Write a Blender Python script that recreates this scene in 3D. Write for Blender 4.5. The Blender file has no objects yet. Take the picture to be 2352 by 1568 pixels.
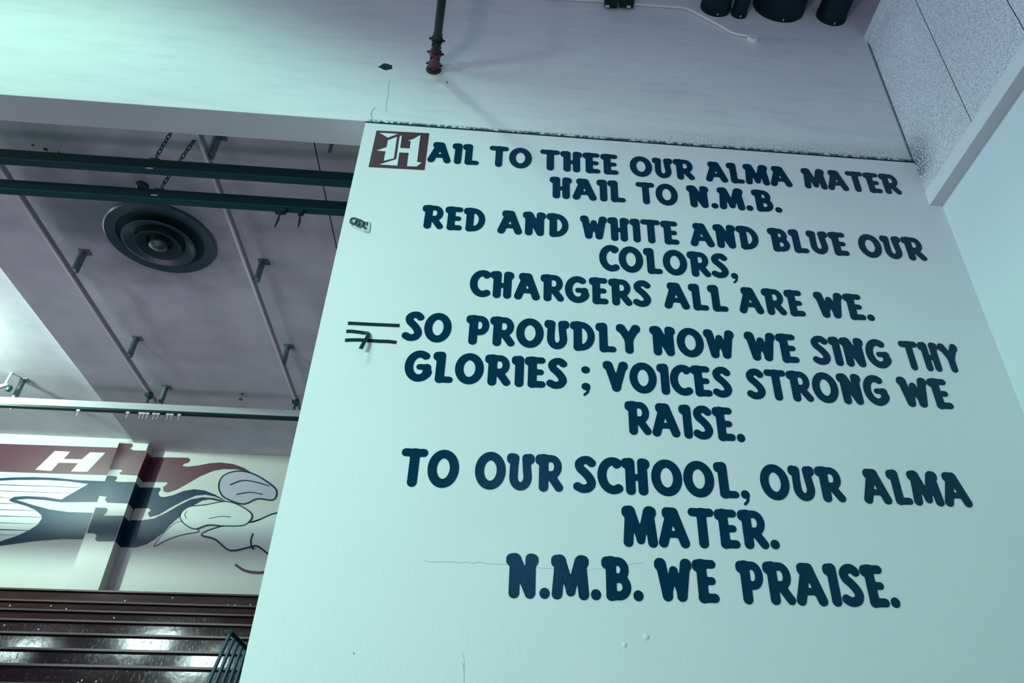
import bpy, math, random
import numpy as np
from mathutils import Vector, Matrix
from mathutils.geometry import tessellate_polygon
random.seed(7)
SC = bpy.context.scene
COL = SC.collection

# ------------------------------------------------------------------ camera
W_, H_ = 2352, 1568
F_ = 1792.35; CX = 1176 + 115.5; CY = 784 - 49.4
def _rot(a, b, c):
    Rx = np.array([[1,0,0],[0,math.cos(a),-math.sin(a)],[0,math.sin(a),math.cos(a)]])
    Ry = np.array([[math.cos(b),0,math.sin(b)],[0,1,0],[-math.sin(b),0,math.cos(b)]])
    Rz = np.array([[math.cos(c),-math.sin(c),0],[math.sin(c),math.cos(c),0],[0,0,1]])
    return Rz @ Rx @ Ry
RC = _rot(-0.62584481, -0.09173787, 0.00194385)      # (x right, y down, z forward) world -> camera
def ray(x, y):
    v = RC.T @ np.array([(x-CX)/F_, (y-CY)/F_, 1.0])
    return np.array([v[0], v[2], -v[1]])
def atY(p, Y): v = ray(*p); return Vector(v*Y/v[1])
def atZ(p, Z): v = ray(*p); return Vector(v*Z/v[2])
def atX(p, X): v = ray(*p); return Vector(v*X/v[0])
cam = bpy.data.cameras.new('camera'); camo = bpy.data.objects.new('camera', cam); COL.objects.link(camo)
cam.sensor_width = 36; cam.lens = F_*36/W_
cam.shift_x = -(CX-1176)/W_; cam.shift_y = (CY-784)/W_
cam.clip_start = 0.05; cam.clip_end = 200
def w2b(v): return Vector((v[0], v[2], -v[1]))        # world(x,ydown,zfwd) -> blender
right, down, fwd = w2b(RC[0]), w2b(RC[1]), w2b(RC[2])
m = Matrix((right, -down, -fwd)).transposed()
camo.matrix_world = m.to_4x4()
SC.camera = camo
SC.view_settings.view_transform = 'Standard'; SC.view_settings.look = 'None'
SC.view_settings.exposure = 0.0; SC.view_settings.gamma = 1.0

# ------------------------------------------------------------------ world and lamps
wd = bpy.data.worlds.new('world'); SC.world = wd; wd.use_nodes = True
wd.node_tree.nodes['Background'].inputs[0].default_value = (0.46, 0.46, 0.95, 1)
wd.node_tree.nodes['Background'].inputs[1].default_value = 0.17
def lamp(kind, name, loc, aim, energy, color, **kw):
    l = bpy.data.lights.new(name, kind); l.energy = energy; l.color = color
    for k, v in kw.items(): setattr(l, k, v)
    o = bpy.data.objects.new(name, l); COL.objects.link(o); o.location = loc
    if aim is not None:
        o.rotation_euler = (Vector(aim)-Vector(loc)).to_track_quat('-Z', 'Y').to_euler()
    return o
MINT = (0.50, 1.0, 0.78); LILAC = (0.78, 0.80, 1.0)
lamp('SPOT', 'hall_floodlight', (-4.8, -1.2, 2.0), (-1.0, 5, 1.7), 1560, (0.55, 1.0, 0.83), spot_size=math.radians(84), spot_blend=0.9, shadow_soft_size=0.4)
lamp('SPOT', 'hall_high_bay_lamp', (-5.2, 0.6, 9.9), (-5.2, 0.9, 0.0), 1130, (0.5, 1.0, 0.80), spot_size=math.radians(123), spot_blend=0.16, shadow_soft_size=0.65)
lamp('SPOT', 'header_fill_spot', (-9.0, -0.5, 4.0), (-6.0, 5, 6.9), 1150, (0.60, 0.96, 0.82), spot_size=math.radians(56), spot_blend=1.0, shadow_soft_size=0.3)  # added fill from below, brightens the left part of the header
lamp('AREA', 'hall_low_fill', (-1.6, -2.6, 0.2), (0.0, 5, 6.0), 48, (1.0, 0.80, 1.0), shape='RECTANGLE', size=0.9, size_y=0.6, spread=math.radians(120))  # added low fill light in front of the wall, no window there
lamp('SPOT', 'panel_fill_spot', (-6.5, 3.7, 6.3), (4.0, 3.5, 5.7), 1250, (0.56, 0.76, 1.0), spot_size=math.radians(38), spot_blend=0.8, shadow_soft_size=0.8)  # added fill aimed along the header at the stucco panel and right wall
lamp('SPOT', 'hall_stage_lamp', (-9.7, -1.5, 5.65), (-5.3, 11, 2.6), 900, (0.72, 1.0, 0.95), spot_size=math.radians(15), spot_blend=0.5, shadow_soft_size=0.42)
lamp('SPOT', 'hall_stage_lamp.001', (-7.5, -1.5, 4.75), (-4.1, 10.3, 2.1), 700, (0.72, 1.0, 0.95), spot_size=math.radians(13), spot_blend=0.5, shadow_soft_size=0.36)
lamp('SPOT', 'hall_stage_lamp.002', (-12.7, -1.5, 5.1), (-7.3, 10.8, 2.4), 500, (0.72, 1.0, 0.95), spot_size=math.radians(11), spot_blend=0.5, shadow_soft_size=0.36)
lamp('AREA', 'hall_fluorescent', (0.5, -5.0, 6.55), (0.5, 5, 4.5), 26, (0.30, 0.50, 1.0), shape='RECTANGLE', size=1.2, size_y=0.5)
lamp('AREA', 'hall_fluorescent.001', (0.62, -5.0, 4.95), (0.62, 5, 3.5), 30, (0.30, 0.50, 1.0), shape='RECTANGLE', size=0.65, size_y=0.85)
lamp('POINT', 'gym_high_bay_lamp', (-9.3, 10.3, 6.86), None, 1200, (0.70, 1.0, 0.84), shadow_soft_size=0.12)
lamp('AREA', 'gym_lamp', (-9.6, 7.4, 6.5), (-6.5, 14.4, 4.5), 60, (0.92, 0.96, 0.96), shape='SQUARE', size=0.7)
lamp('AREA', 'gym_floor_bounce_lamp', (-5.8, 7.9, 0.7), (-5.4, 12.5, 6.8), 58, (0.95, 0.58, 1.0), shape='RECTANGLE', size=3.0, size_y=1.0)

# ------------------------------------------------------------------ materials
def nodes(name):
    m = bpy.data.materials.new(name); m.use_nodes = True
    nt = m.node_tree; return m, nt, nt.nodes['Principled BSDF']
def mat(name, col, rough=0.6, metal=0.0, spec=0.5, bump=0.0, scale=40.0, var=0.0):
    m, nt, b = nodes(name)
    b.inputs['Base Color'].default_value = (*col, 1); b.inputs['Roughness'].default_value = rough
    b.inputs['Metallic'].default_value = metal; b.inputs['Specular IOR Level'].default_value = spec
    if bump or var:
        tc = nt.nodes.new('ShaderNodeTexCoord')
        n = nt.nodes.new('ShaderNodeTexNoise'); n.inputs['Scale'].default_value = scale; n.inputs['Detail'].default_value = 5
        nt.links.new(tc.outputs['Object'], n.inputs['Vector'])
        if bump:
            bp = nt.nodes.new('ShaderNodeBump'); bp.inputs['Strength'].default_value = bump; bp.inputs['Distance'].default_value = 0.01
            nt.links.new(n.outputs[0], bp.inputs['Height']); nt.links.new(bp.outputs[0], b.inputs['Normal'])
        if var:
            mx = nt.nodes.new('ShaderNodeMix'); mx.data_type = 'RGBA'
            mx.inputs[6].default_value = (*[c*(1-var) for c in col], 1); mx.inputs[7].default_value = (*[min(1, c*(1+var)) for c in col], 1)
            nt.links.new(n.outputs[0], mx.inputs[0]); nt.links.new(mx.outputs[2], b.inputs['Base Color'])
    return m
def mixcol(nt, fac, a, c):
    mx = nt.nodes.new('ShaderNodeMix'); mx.data_type = 'RGBA'
    nt.links.new(fac, mx.inputs[0])
    for s, v in ((6, a), (7, c)):
        if isinstance(v, tuple): mx.inputs[s].default_value = (*v, 1)
        else: nt.links.new(v, mx.inputs[s])
    return mx.outputs[2]
def math_(nt, op, a, b=None, clamp=False):
    n = nt.nodes.new('ShaderNodeMath'); n.operation = op; n.use_clamp = clamp
    for i, v in enumerate((a, b)):
        if v is None: continue
        if isinstance(v, (int, float)): n.inputs[i].default_value = v
        else: nt.links.new(v, n.inputs[i])
    return n.outputs[0]
def ramp(nt, v, lo, hi):
    n = nt.nodes.new('ShaderNodeMapRange'); n.inputs[1].default_value = lo; n.inputs[2].default_value = hi
    n.interpolation_type = 'SMOOTHSTEP'; nt.links.new(v, n.inputs[0]); return n.outputs[0]
def noise(nt, scale, detail=4, vec=None, stretch=None):
    n = nt.nodes.new('ShaderNodeTexNoise'); n.inputs['Scale'].default_value = scale; n.inputs['Detail'].default_value = detail
    g = vec
    if g is None:
        g = nt.nodes.new('ShaderNodeNewGeometry').outputs['Position']
    if stretch:
        mp = nt.nodes.new('ShaderNodeMapping'); mp.inputs['Scale'].default_value = stretch
        nt.links.new(g, mp.inputs[0]); g = mp.outputs[0]
    nt.links.new(g, n.inputs['Vector']); return n.outputs[0]
def bumpn(nt, b, h, strength, dist):
    bp = nt.nodes.new('ShaderNodeBump'); bp.inputs['Strength'].default_value = strength; bp.inputs['Distance'].default_value = dist
    nt.links.new(h, bp.inputs['Height']); nt.links.new(bp.outputs[0], b.inputs['Normal'])
def sep(nt):
    g = nt.nodes.new('ShaderNodeNewGeometry'); s = nt.nodes.new('ShaderNodeSeparateXYZ')
    nt.links.new(g.outputs['Position'], s.inputs[0]); return s.outputs

WHITE = (0.80, 0.82, 0.82)
# lettered wall: smooth rolled paint
m_wall, nt, b = nodes('white_wall_paint'); b.inputs['Roughness'].default_value = 0.6
big = noise(nt, 1.3, 4); c = mixcol(nt, ramp(nt, big, 0.35, 0.7), (0.80, 0.815, 0.815), (0.765, 0.785, 0.79))
fine = noise(nt, 260, 3); c2 = mixcol(nt, ramp(nt, fine, 0.3, 0.72), c, (0.70, 0.72, 0.73))
nt.links.new(c2, b.inputs['Base Color'])
bumpn(nt, b, noise(nt, 55, 6), 0.22, 0.012)
# header wall: trowelled plaster with a dirty bottom edge
m_head, nt, b = nodes('trowelled_header_plaster'); b.inputs['Roughness'].default_value = 0.75
s = sep(nt)
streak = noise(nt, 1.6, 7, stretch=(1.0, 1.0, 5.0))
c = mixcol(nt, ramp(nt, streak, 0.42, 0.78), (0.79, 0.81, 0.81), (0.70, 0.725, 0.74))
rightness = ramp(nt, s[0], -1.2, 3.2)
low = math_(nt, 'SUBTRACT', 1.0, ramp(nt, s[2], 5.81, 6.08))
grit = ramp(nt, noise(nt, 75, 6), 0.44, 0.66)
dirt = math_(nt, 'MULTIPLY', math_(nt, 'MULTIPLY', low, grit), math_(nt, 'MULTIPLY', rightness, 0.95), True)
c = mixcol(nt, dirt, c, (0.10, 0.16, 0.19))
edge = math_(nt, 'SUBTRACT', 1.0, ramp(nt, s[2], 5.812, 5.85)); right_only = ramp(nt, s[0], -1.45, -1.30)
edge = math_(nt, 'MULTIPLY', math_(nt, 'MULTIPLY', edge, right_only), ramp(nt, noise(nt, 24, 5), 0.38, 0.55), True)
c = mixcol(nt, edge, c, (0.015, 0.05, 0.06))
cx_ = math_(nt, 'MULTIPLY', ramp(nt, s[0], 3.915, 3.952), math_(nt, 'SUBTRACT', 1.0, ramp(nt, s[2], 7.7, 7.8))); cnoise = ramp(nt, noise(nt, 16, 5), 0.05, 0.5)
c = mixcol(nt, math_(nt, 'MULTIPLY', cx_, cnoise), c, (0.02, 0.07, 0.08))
fine = noise(nt, 240, 3); c = mixcol(nt, math_(nt, 'MULTIPLY', ramp(nt, fine, 0.35, 0.75), 0.16), c, (0.45, 0.48, 0.5))
nt.links.new(c, b.inputs['Base Color']); bumpn(nt, b, noise(nt, 9, 8, stretch=(1, 1, 2.5)), 0.25, 0.02)
# rough stucco panel
m_stucco, nt, b = nodes('rough_stucco'); b.inputs['Roughness'].default_value = 0.9
s = sep(nt)
n1 = noise(nt, 105, 6)
c = mixcol(nt, ramp(nt, n1, 0.36, 0.60), (0.44, 0.49, 0.54), (0.90, 0.92, 0.93))
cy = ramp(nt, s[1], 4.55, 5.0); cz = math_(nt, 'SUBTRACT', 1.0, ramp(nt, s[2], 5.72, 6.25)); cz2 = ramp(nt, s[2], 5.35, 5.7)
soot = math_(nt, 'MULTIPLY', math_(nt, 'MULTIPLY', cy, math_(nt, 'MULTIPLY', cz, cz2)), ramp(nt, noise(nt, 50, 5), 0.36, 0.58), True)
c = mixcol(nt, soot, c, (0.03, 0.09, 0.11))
nt.links.new(c, b.inputs['Base Color']); bumpn(nt, b, n1, 0.55, 0.015)
m_right = mat('white_side_wall_paint', (0.72, 0.80, 0.80), 0.7, bump=0.18, scale=30, var=0.03)
m_trim = mat('white_trim_paint', (0.76, 0.80, 0.80), 0.6, bump=0.05, var=0.03, scale=30)
# gym ceiling with soot round the diffuser
m_ceil, nt, b = nodes('grey_concrete_ceiling'); b.inputs['Roughness'].default_value = 0.85
g = nt.nodes.new('ShaderNodeNewGeometry'); vd = nt.nodes.new('ShaderNodeVectorMath'); vd.operation = 'DISTANCE'
DIFF = atZ((371, 545), 6.8)
vd.inputs[1].default_value = DIFF+Vector((-.35,-.4,0)); nt.links.new(g.outputs['Position'], vd.inputs[0])
dd = math_(nt, 'ADD', vd.outputs['Value'], math_(nt, 'MULTIPLY', math_(nt, 'SUBTRACT', noise(nt, 1.4, 5), 0.5), 2.1))
soot = math_(nt, 'SUBTRACT', 1.0, ramp(nt, dd, 0.5, 1.9))
c = mixcol(nt, ramp(nt, noise(nt, 2.2, 6), 0.3, 0.75), (0.74, 0.72, 0.80), (0.60, 0.61, 0.68))
c = mixcol(nt, math_(nt, 'MULTIPLY', soot, 0.72), c, (0.06, 0.12, 0.15))
c = mixcol(nt, math_(nt, 'MULTIPLY', ramp(nt, noise(nt, 120, 4), 0.35, 0.7), 0.28), c, (0.34, 0.38, 0.44))
nt.links.new(c, b.inputs['Base Color'])
m_far = mat('pale_gym_wall_paint', (0.54, 0.57, 0.55), 0.5, bump=0.05, var=0.04, scale=4)
m_soff = mat('shaded_soffit_paint', (0.56, 0.54, 0.60), 0.8, bump=0.1, var=0.06, scale=120)  # undersides: shade of facing down put into the greyer base colour
m_floor = mat('grey_floor', (0.30, 0.30, 0.32), 0.5)
m_gap = mat('dark_joint', (0.006, 0.03, 0.035), 0.9)
m_crack = mat('hairline_crack', (0.22, 0.32, 0.36), 0.9)
# navy lettering paint
m_navy, nt, b = nodes('navy_gloss_paint'); b.inputs['Roughness'].default_value = 0.19
b.inputs['Specular IOR Level'].default_value = 0.2
nt.links.new(mixcol(nt, ramp(nt, noise(nt, 90, 4), 0.3, 0.7), (0.0002, 0.028, 0.056), (0.0003, 0.036, 0.074)), b.inputs['Base Color'])
bumpn(nt, b, noise(nt, 75, 5), 0.10, 0.01)
m_red = mat('maroon_paint', (0.060, 0.018, 0.030), 0.5, var=0.12, scale=60)
m_mint = mat('pale_paint', (0.74, 0.80, 0.79), 0.55)
m_tape = mat('black_tape', (0.002, 0.022, 0.030), 0.4, spec=0.2)
m_black = mat('black_painted_metal', (0.003, 0.020, 0.024), 0.55, spec=0.2)
m_track = mat('dark_teal_painted_steel', (0.002, 0.022, 0.028), 0.5, spec=0.2)
m_lip = mat('worn_steel_lip', (0.006, 0.055, 0.070), 0.45, spec=0.3)
m_steel = mat('pale_steel_plate', (0.62, 0.66, 0.68), 0.45, metal=0.2)
m_webf = mat('galvanised_track_web', (0.42, 0.46, 0.48), 0.5)
m_rail = mat('grey_steel_channel', (0.36, 0.35, 0.40), 0.6)
m_railw = mat('lit_channel_lip', (0.92, 0.88, 0.92), 0.4)  # lit edge of the channel put into a near-white base colour
m_brk = mat('grey_hanger_steel', (0.12, 0.17, 0.20), 0.5)
m_chain = mat('dark_chain_steel', (0.012, 0.05, 0.06), 0.4, metal=0.3)
m_pipe = mat('dark_red_pipe_paint', (0.010, 0.012, 0.016), 0.6, spec=0.2, var=0.4, scale=14)
m_fit = mat('red_oxide_fitting', (0.10, 0.022, 0.045), 0.5, spec=0.25, var=0.35, scale=25)
m_cond = mat('painted_conduit', (0.86, 0.83, 0.84), 0.5)
m_diff = mat('grey_diffuser_metal', (0.035, 0.085, 0.11), 0.35, spec=0.6)
m_diffd = mat('dark_diffuser_throat', (0.006, 0.03, 0.036), 0.7)  # near-black for the throat disc, inner cone and sensor
m_chrome = mat('chrome', (0.7, 0.75, 0.78), 0.15, metal=1.0)
m_clear = mat('clear_plastic', (0.62, 0.72, 0.74), 0.2)
m_dark = mat('dark_plastic', (0.01, 0.06, 0.075), 0.4)
# varnished bleacher boards
def wood(name, col):
    m, nt, b = nodes(name); b.inputs['Roughness'].default_value = 0.13; b.inputs['Specular IOR Level'].default_value = 0.42
    n = noise(nt, 3.0, 7, stretch=(0.35, 6, 6))
    c = mixcol(nt, ramp(nt, n, 0.3, 0.7), col, tuple(x*0.6 for x in col))
    nt.links.new(c, b.inputs['Base Color'])
    sc = ramp(nt, noise(nt, 16, 5, stretch=(3, 1, 1.2)), 0.55, 0.8)
    nt.links.new(math_(nt, 'ADD', math_(nt, 'MULTIPLY', sc, 0.18), 0.10), b.inputs['Roughness'])
    bumpn(nt, b, noise(nt, 5, 5), 0.06, 0.02); return m
m_wood = wood('varnished_brown_boards', (0.045, 0.020, 0.020))
m_nose = mat('worn_board_nosing', (0.075, 0.05, 0.055), 0.3)

# ------------------------------------------------------------------ mesh helpers
class MB:
    def __init__(s): s.v = []; s.f = []; s.m = []
    def add(s, vs, fs, mi=0):
        o = len(s.v); s.v += [Vector(v) for v in vs]
        for f in fs: s.f.append(tuple(i+o for i in f)); s.m.append(mi)
        return s
    def box(s, a, b, mi=0):
        x0,y0,z0 = [min(p,q) for p,q in zip(a,b)]; x1,y1,z1 = [max(p,q) for p,q in zip(a,b)]
        return s.add([(x0,y0,z0),(x1,y0,z0),(x1,y1,z0),(x0,y1,z0),(x0,y0,z1),(x1,y0,z1),(x1,y1,z1),(x0,y1,z1)],
              [(0,3,2,1),(4,5,6,7),(0,1,5,4),(1,2,6,5),(2,3,7,6),(3,0,4,7)], mi)
    def tube(s, pts, r, n=12, mi=0, caps=True, closed=False):
        pts = [Vector(p) for p in pts]; rs = r if isinstance(r, (list, tuple)) else [r]*len(pts)
        rings = []; N = len(pts); up = None
        for i, p in enumerate(pts):
            if closed: d = (pts[(i+1) % N]-pts[i-1])
            else: d = pts[min(i+1, N-1)]-pts[max(i-1, 0)]
            d = d.normalized()
            if up is None: up = Vector((0,0,1)) if abs(d.z) < .9 else Vector((1,0,0))
            u = (up-d*up.dot(d)).normalized(); w = d.cross(u); up = u
            rings.append([p+(u*math.cos(2*math.pi*k/n)+w*math.sin(2*math.pi*k/n))*rs[i] for k in range(n)])
        vs = [q for rg in rings for q in rg]; fs = []
        for i in range(N if closed else N-1):
            j = (i+1) % N
            for k in range(n): fs.append((i*n+k, j*n+k, j*n+(k+1)%n, i*n+(k+1)%n)[::-1])
        if caps and not closed:
            fs.append(tuple(range(n))); fs.append(tuple(range((N-1)*n, N*n))[::-1])
        return s.add(vs, fs, mi)
    def bar(s, p, q, w, h, upv=(0,0,1), mi=0):
        p, q = Vector(p), Vector(q); d = (q-p).normalized(); u = Vector(upv); u = (u-d*u.dot(d)).normalized(); x = d.cross(u)
        vs = [c+x*a*w/2+u*b*h/2 for c in (p, q) for a, b in ((-1,-1),(1,-1),(1,1),(-1,1))]
        return s.add(vs, [(0,1,2,3),(7,6,5,4),(0,4,5,1),(1,5,6,2),(2,6,7,3),(3,7,4,0)], mi)
    def prism(s, poly, off, mi=0):                     # poly: coplanar 3d points; off: extrusion vector
        poly = [Vector(p) for p in poly]; off = Vector(off); n = len(poly)
        tris = tessellate_polygon([poly])
        vs = poly+[p+off for p in poly]
        fs = [tuple(t) for t in tris]+[tuple(i+n for i in t)[::-1] for t in tris]
        fs += [(i, (i+1)%n, (i+1)%n+n, i+n) for i in range(n)]
        return s.add(vs, fs, mi)
    def lathe(s, prof, c, n=48, mi=0, axis='z'):
        c = Vector(c); vs = []; fs = []
        for r, h in prof:
            for k in range(n):
                a = 2*math.pi*k/n
                if axis == 'z': vs.append(c+Vector((r*math.cos(a), r*math.sin(a), h)))
                else: vs.append(c+Vector((r*math.cos(a), h, r*math.sin(a))))
        for i in range(len(prof)-1):
            for k in range(n): fs.append((i*n+k, i*n+(k+1)%n, (i+1)*n+(k+1)%n, (i+1)*n+k))
        return s.add(vs, fs, mi)
def link(name, mb, mats, parent=None, smooth=False, origin=None):
    if not isinstance(mats, (list, tuple)): mats = [mats]
    if parent is not None:
        org = Vector(parent['_w']) if '_w' in parent else Vector((0,0,0))
        base = org
    else:
        xs = [v.x for v in mb.v]; ys = [v.y for v in mb.v]; zs = [v.z for v in mb.v]
        base = Vector(((min(xs)+max(xs))/2, (min(ys)+max(ys))/2, min(zs))) if origin is None else Vector(origin)
    me = bpy.data.meshes.new(name)
    me.from_pydata([tuple(v-base) for v in mb.v], [], mb.f)
    for mm in mats: me.materials.append(mm)
    me.polygons.foreach_set('material_index', mb.m)
    if smooth:
        me.polygons.foreach_set('use_smooth', [True]*len(me.polygons))
        me.set_sharp_from_angle(angle=math.radians(35))
    me.update()
    o = bpy.data.objects.new(name, me); COL.objects.link(o)
    if parent is None: o.location = base; WORLD[o.name] = base
    else: o.parent = parent
    o['_w'] = tuple(base)
    return o
WORLD = {}
def tag(o, label, cat, group=None, kind=None):
    o['label'] = label; o['category'] = cat
    if group: o['group'] = group
    if kind: o['kind'] = kind
    return o
def thing(name, loc, label, cat, group=None):
    o = bpy.data.objects.new(name, None); COL.objects.link(o); o.location = loc; o['_w'] = tuple(loc)
    o.empty_display_size = 0.1
    return tag(o, label, cat, group)
def struct(name, mb, mats):
    o = link(name, mb, mats, origin=(0,0,0)); o['kind'] = 'structure'; return o

# ------------------------------------------------------------------ the setting
D = 5.0; FLOOR = -1.6; HB = 5.807; SOF = 5.31; XL = -1.398; XR = 4.07; XP = 3.957; HC = 6.8; YF = 14.42
def strip(mb, pts, w, mi, off=(0,-0.0015,0)):          # a thin painted line or crack lying on a wall that faces -Y
    pts = [Vector(p) for p in pts]; n = len(pts); L = []; R = []
    for i, p in enumerate(pts):
        d = pts[min(i+1,n-1)]-pts[max(i-1,0)]; d.y = 0; d.normalize(); nn = Vector((-d.z,0,d.x))
        ww = w[i] if isinstance(w, (list, tuple)) else w
        L.append(p+nn*ww/2+Vector(off)); R.append(p-nn*ww/2+Vector(off))
    fs = [(i, i+1, n+i+1, n+i) for i in range(n-1)]
    mb.add(L+R, fs, mi)
def jitter(a, b, n, amp, Y):
    pts = []
    for i in range(n+1):
        t = i/n; p = Vector(a).lerp(Vector(b), t)
        if 0 < i < n: p += Vector((random.uniform(-amp, amp), 0, random.uniform(-amp, amp)))
        pts.append(p)
    return pts
mb = MB(); mb.box((XL, D, FLOOR), (XR+0.3, SOF, HB-0.024))
# slightly eased left arris
for a, b_, n, w in (((975,1288),(1170,1295),14,.0022),((1170,1295),(1335,1312),10,.0018),((1335,1312),(1478,1292),8,.0012),
                    ((1062,1522),(1066,1568),4,.0022),((1068,1540),(1062,1500),3,.0015)):
    strip(mb, jitter(atY(a, D), atY(b_, D), n, 0.006, D), w, 1)
strip(mb, [atY((812,1497), D), atY((813,1503), D)], .006, 1)
wall_back = struct('wall_back', mb, [m_wall, m_crack])
# two small plaster blisters on the wall, low right of centre
bl = MB()
for px, r in (((1434,1480), .017), ((1484,1462), .021)):
    c = atY(px, D); bl.lathe([(r, 0.0), (r*.85, -.004), (r*.5, -.007), (0.0005, -.008)], c, 20, axis='y')
link('plaster_blister', bl, m_wall, wall_back, True)
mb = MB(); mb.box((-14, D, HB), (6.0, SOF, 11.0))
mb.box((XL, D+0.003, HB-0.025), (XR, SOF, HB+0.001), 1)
strip(mb, [atY(p, D) for p in ((850,281),(855,272),(852,262),(856,252),(863,246))], .006, 2)
strip(mb, jitter(atY((895,182), D), atY((887,258), D), 9, .006, D), .003, 2)
strip(mb, [atY((1026,187), D), atY((1027,192), D)], .008, 1)
hole = []
for k in range(26):
    a = 2*math.pi*k/26; r = 0.068*(1+random.uniform(-.22,.15)); c = atY((887,154), D)
    hole.append(c+Vector((r*math.cos(a), -0.0015, r*.78*math.sin(a))))
mb.add(hole, [tuple(range(26))], 1)
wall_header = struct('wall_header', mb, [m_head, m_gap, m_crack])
mbs = MB(); mbs.box((-14, D+.002, HB-.004), (XL-.001, SOF, HB))
struct('trim_3', mbs, m_soff)
mb = MB(); mb.box((XR, -7, FLOOR), (XR+0.3, D, 5.3)); struct('wall_right', mb, m_right)
# stucco box above, with vertical seams
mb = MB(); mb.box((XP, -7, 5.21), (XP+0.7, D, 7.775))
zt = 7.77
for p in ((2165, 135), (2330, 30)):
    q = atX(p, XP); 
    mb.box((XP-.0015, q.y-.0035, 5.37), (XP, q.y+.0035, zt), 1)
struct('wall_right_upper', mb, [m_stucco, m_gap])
mb = MB(); mb.box((XP-.012, -7, 5.208), (XP+.02, D-.001, 5.368)); struct('trim_1', mb, m_trim)
mbs = MB(); mbs.box((XP-.010, -7, 5.204), (XR, D-.001, 5.21)); struct('trim_4', mbs, m_soff)
mb = MB(); mb.box((XP-.035, -7, 7.775), (XP+.5, D-.001, 7.87)); struct('trim_2', mb, m_trim)
mb = MB(); mb.box((-16, -8, FLOOR-.1), (6.5, YF+.3, FLOOR)); struct('floor', mb, m_floor)
mb = MB(); mb.box((-15, -8, 11.0), (6.0, SOF, 11.15)); mb.box((-0.6, -8, 8.75), (6.0, D, 11.0)); struct('ceiling.001', mb, m_wall)  # unseen lower slab on the right added to darken the top of the header
# gym shell
EX = -6.88; REC = 0.22
mb = MB()
mb.box((EX, SOF-.02, HC), (4.4, YF+.3, HC+REC+.2)); mb.box((-16, SOF-.02, HC+REC), (EX, YF+.3, HC+REC+.2))
for p in ((722,330),):
    q = atZ(p, HC); mb.box((q.x-.006, SOF, HC-.002), (q.x+.006, 12.6, HC), 1)
for p, r in (((75,333),.018),((105,343),.026),((135,349),.012)):
    q = atZ(p, HC); mb.lathe([(r,0),(r*.6,-.004),(.001,-.005)], (q.x,q.y,HC), 14, 1)
struct('ceiling', mb, [m_ceil, m_gap])
mb = MB(); mb.box((-16, YF, FLOOR), (4.4, YF+.3, HC+REC)); struct('wall_far', mb, m_far)
mb = MB(); mb.box((4.0, SOF, FLOOR), (4.4, YF, HC)); struct('wall_gym_right', mb, m_far)
mb = MB(); mb.box((-16.3, SOF, FLOOR), (-16, YF, HC+REC)); struct('wall_gym_left', mb, m_far)
PX0, PX1, PY = -7.16, -6.62, 14.12
mb = MB(); mb.box((PX0, PY, 0.6), (PX1, YF, HC)); struct('wall_far_pier', mb, m_far)
mb = MB(); mb.box((-16, 7.6, 0.3), (4.0, YF, 0.55)); struct('floor.001', mb, m_floor)

# ------------------------------------------------------------------ lettering
def cat(pts, n=6):
    P = [Vector((x, y, 0)) for x, y in pts]; P = [2*P[0]-P[1]]+P+[2*P[-1]-P[-2]]; out = []
    for i in range(1, len(P)-2):
        for k in range(n):
            t = k/n; a, b, c, d = P[i-1], P[i], P[i+1], P[i+2]
            q = 0.5*((2*b)+(c-a)*t+(2*a-5*b+4*c-d)*t*t+(3*b-a-3*c+d)*t**3); out.append((q.x, q.y))
    return out+[tuple(pts[-1])]
def ell(cx, cy, rx, ry, a0, a1, n=26): return [(cx+rx*math.cos(math.radians(a0+(a1-a0)*i/n)), cy+ry*math.sin(math.radians(a0+(a1-a0)*i/n))) for i in range(n+1)]
S_ = .124
def st(*p, r=S_): return ([tuple(q) for q in p], r)
def stem(x, x2=None, lo=.11, hi=.89): return st((x, lo), (x if x2 is None else x2, hi))
def blob(x, y=.88, r=.122): return st((x-.008, y), (x-.008, y-.045), r=r)
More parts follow.
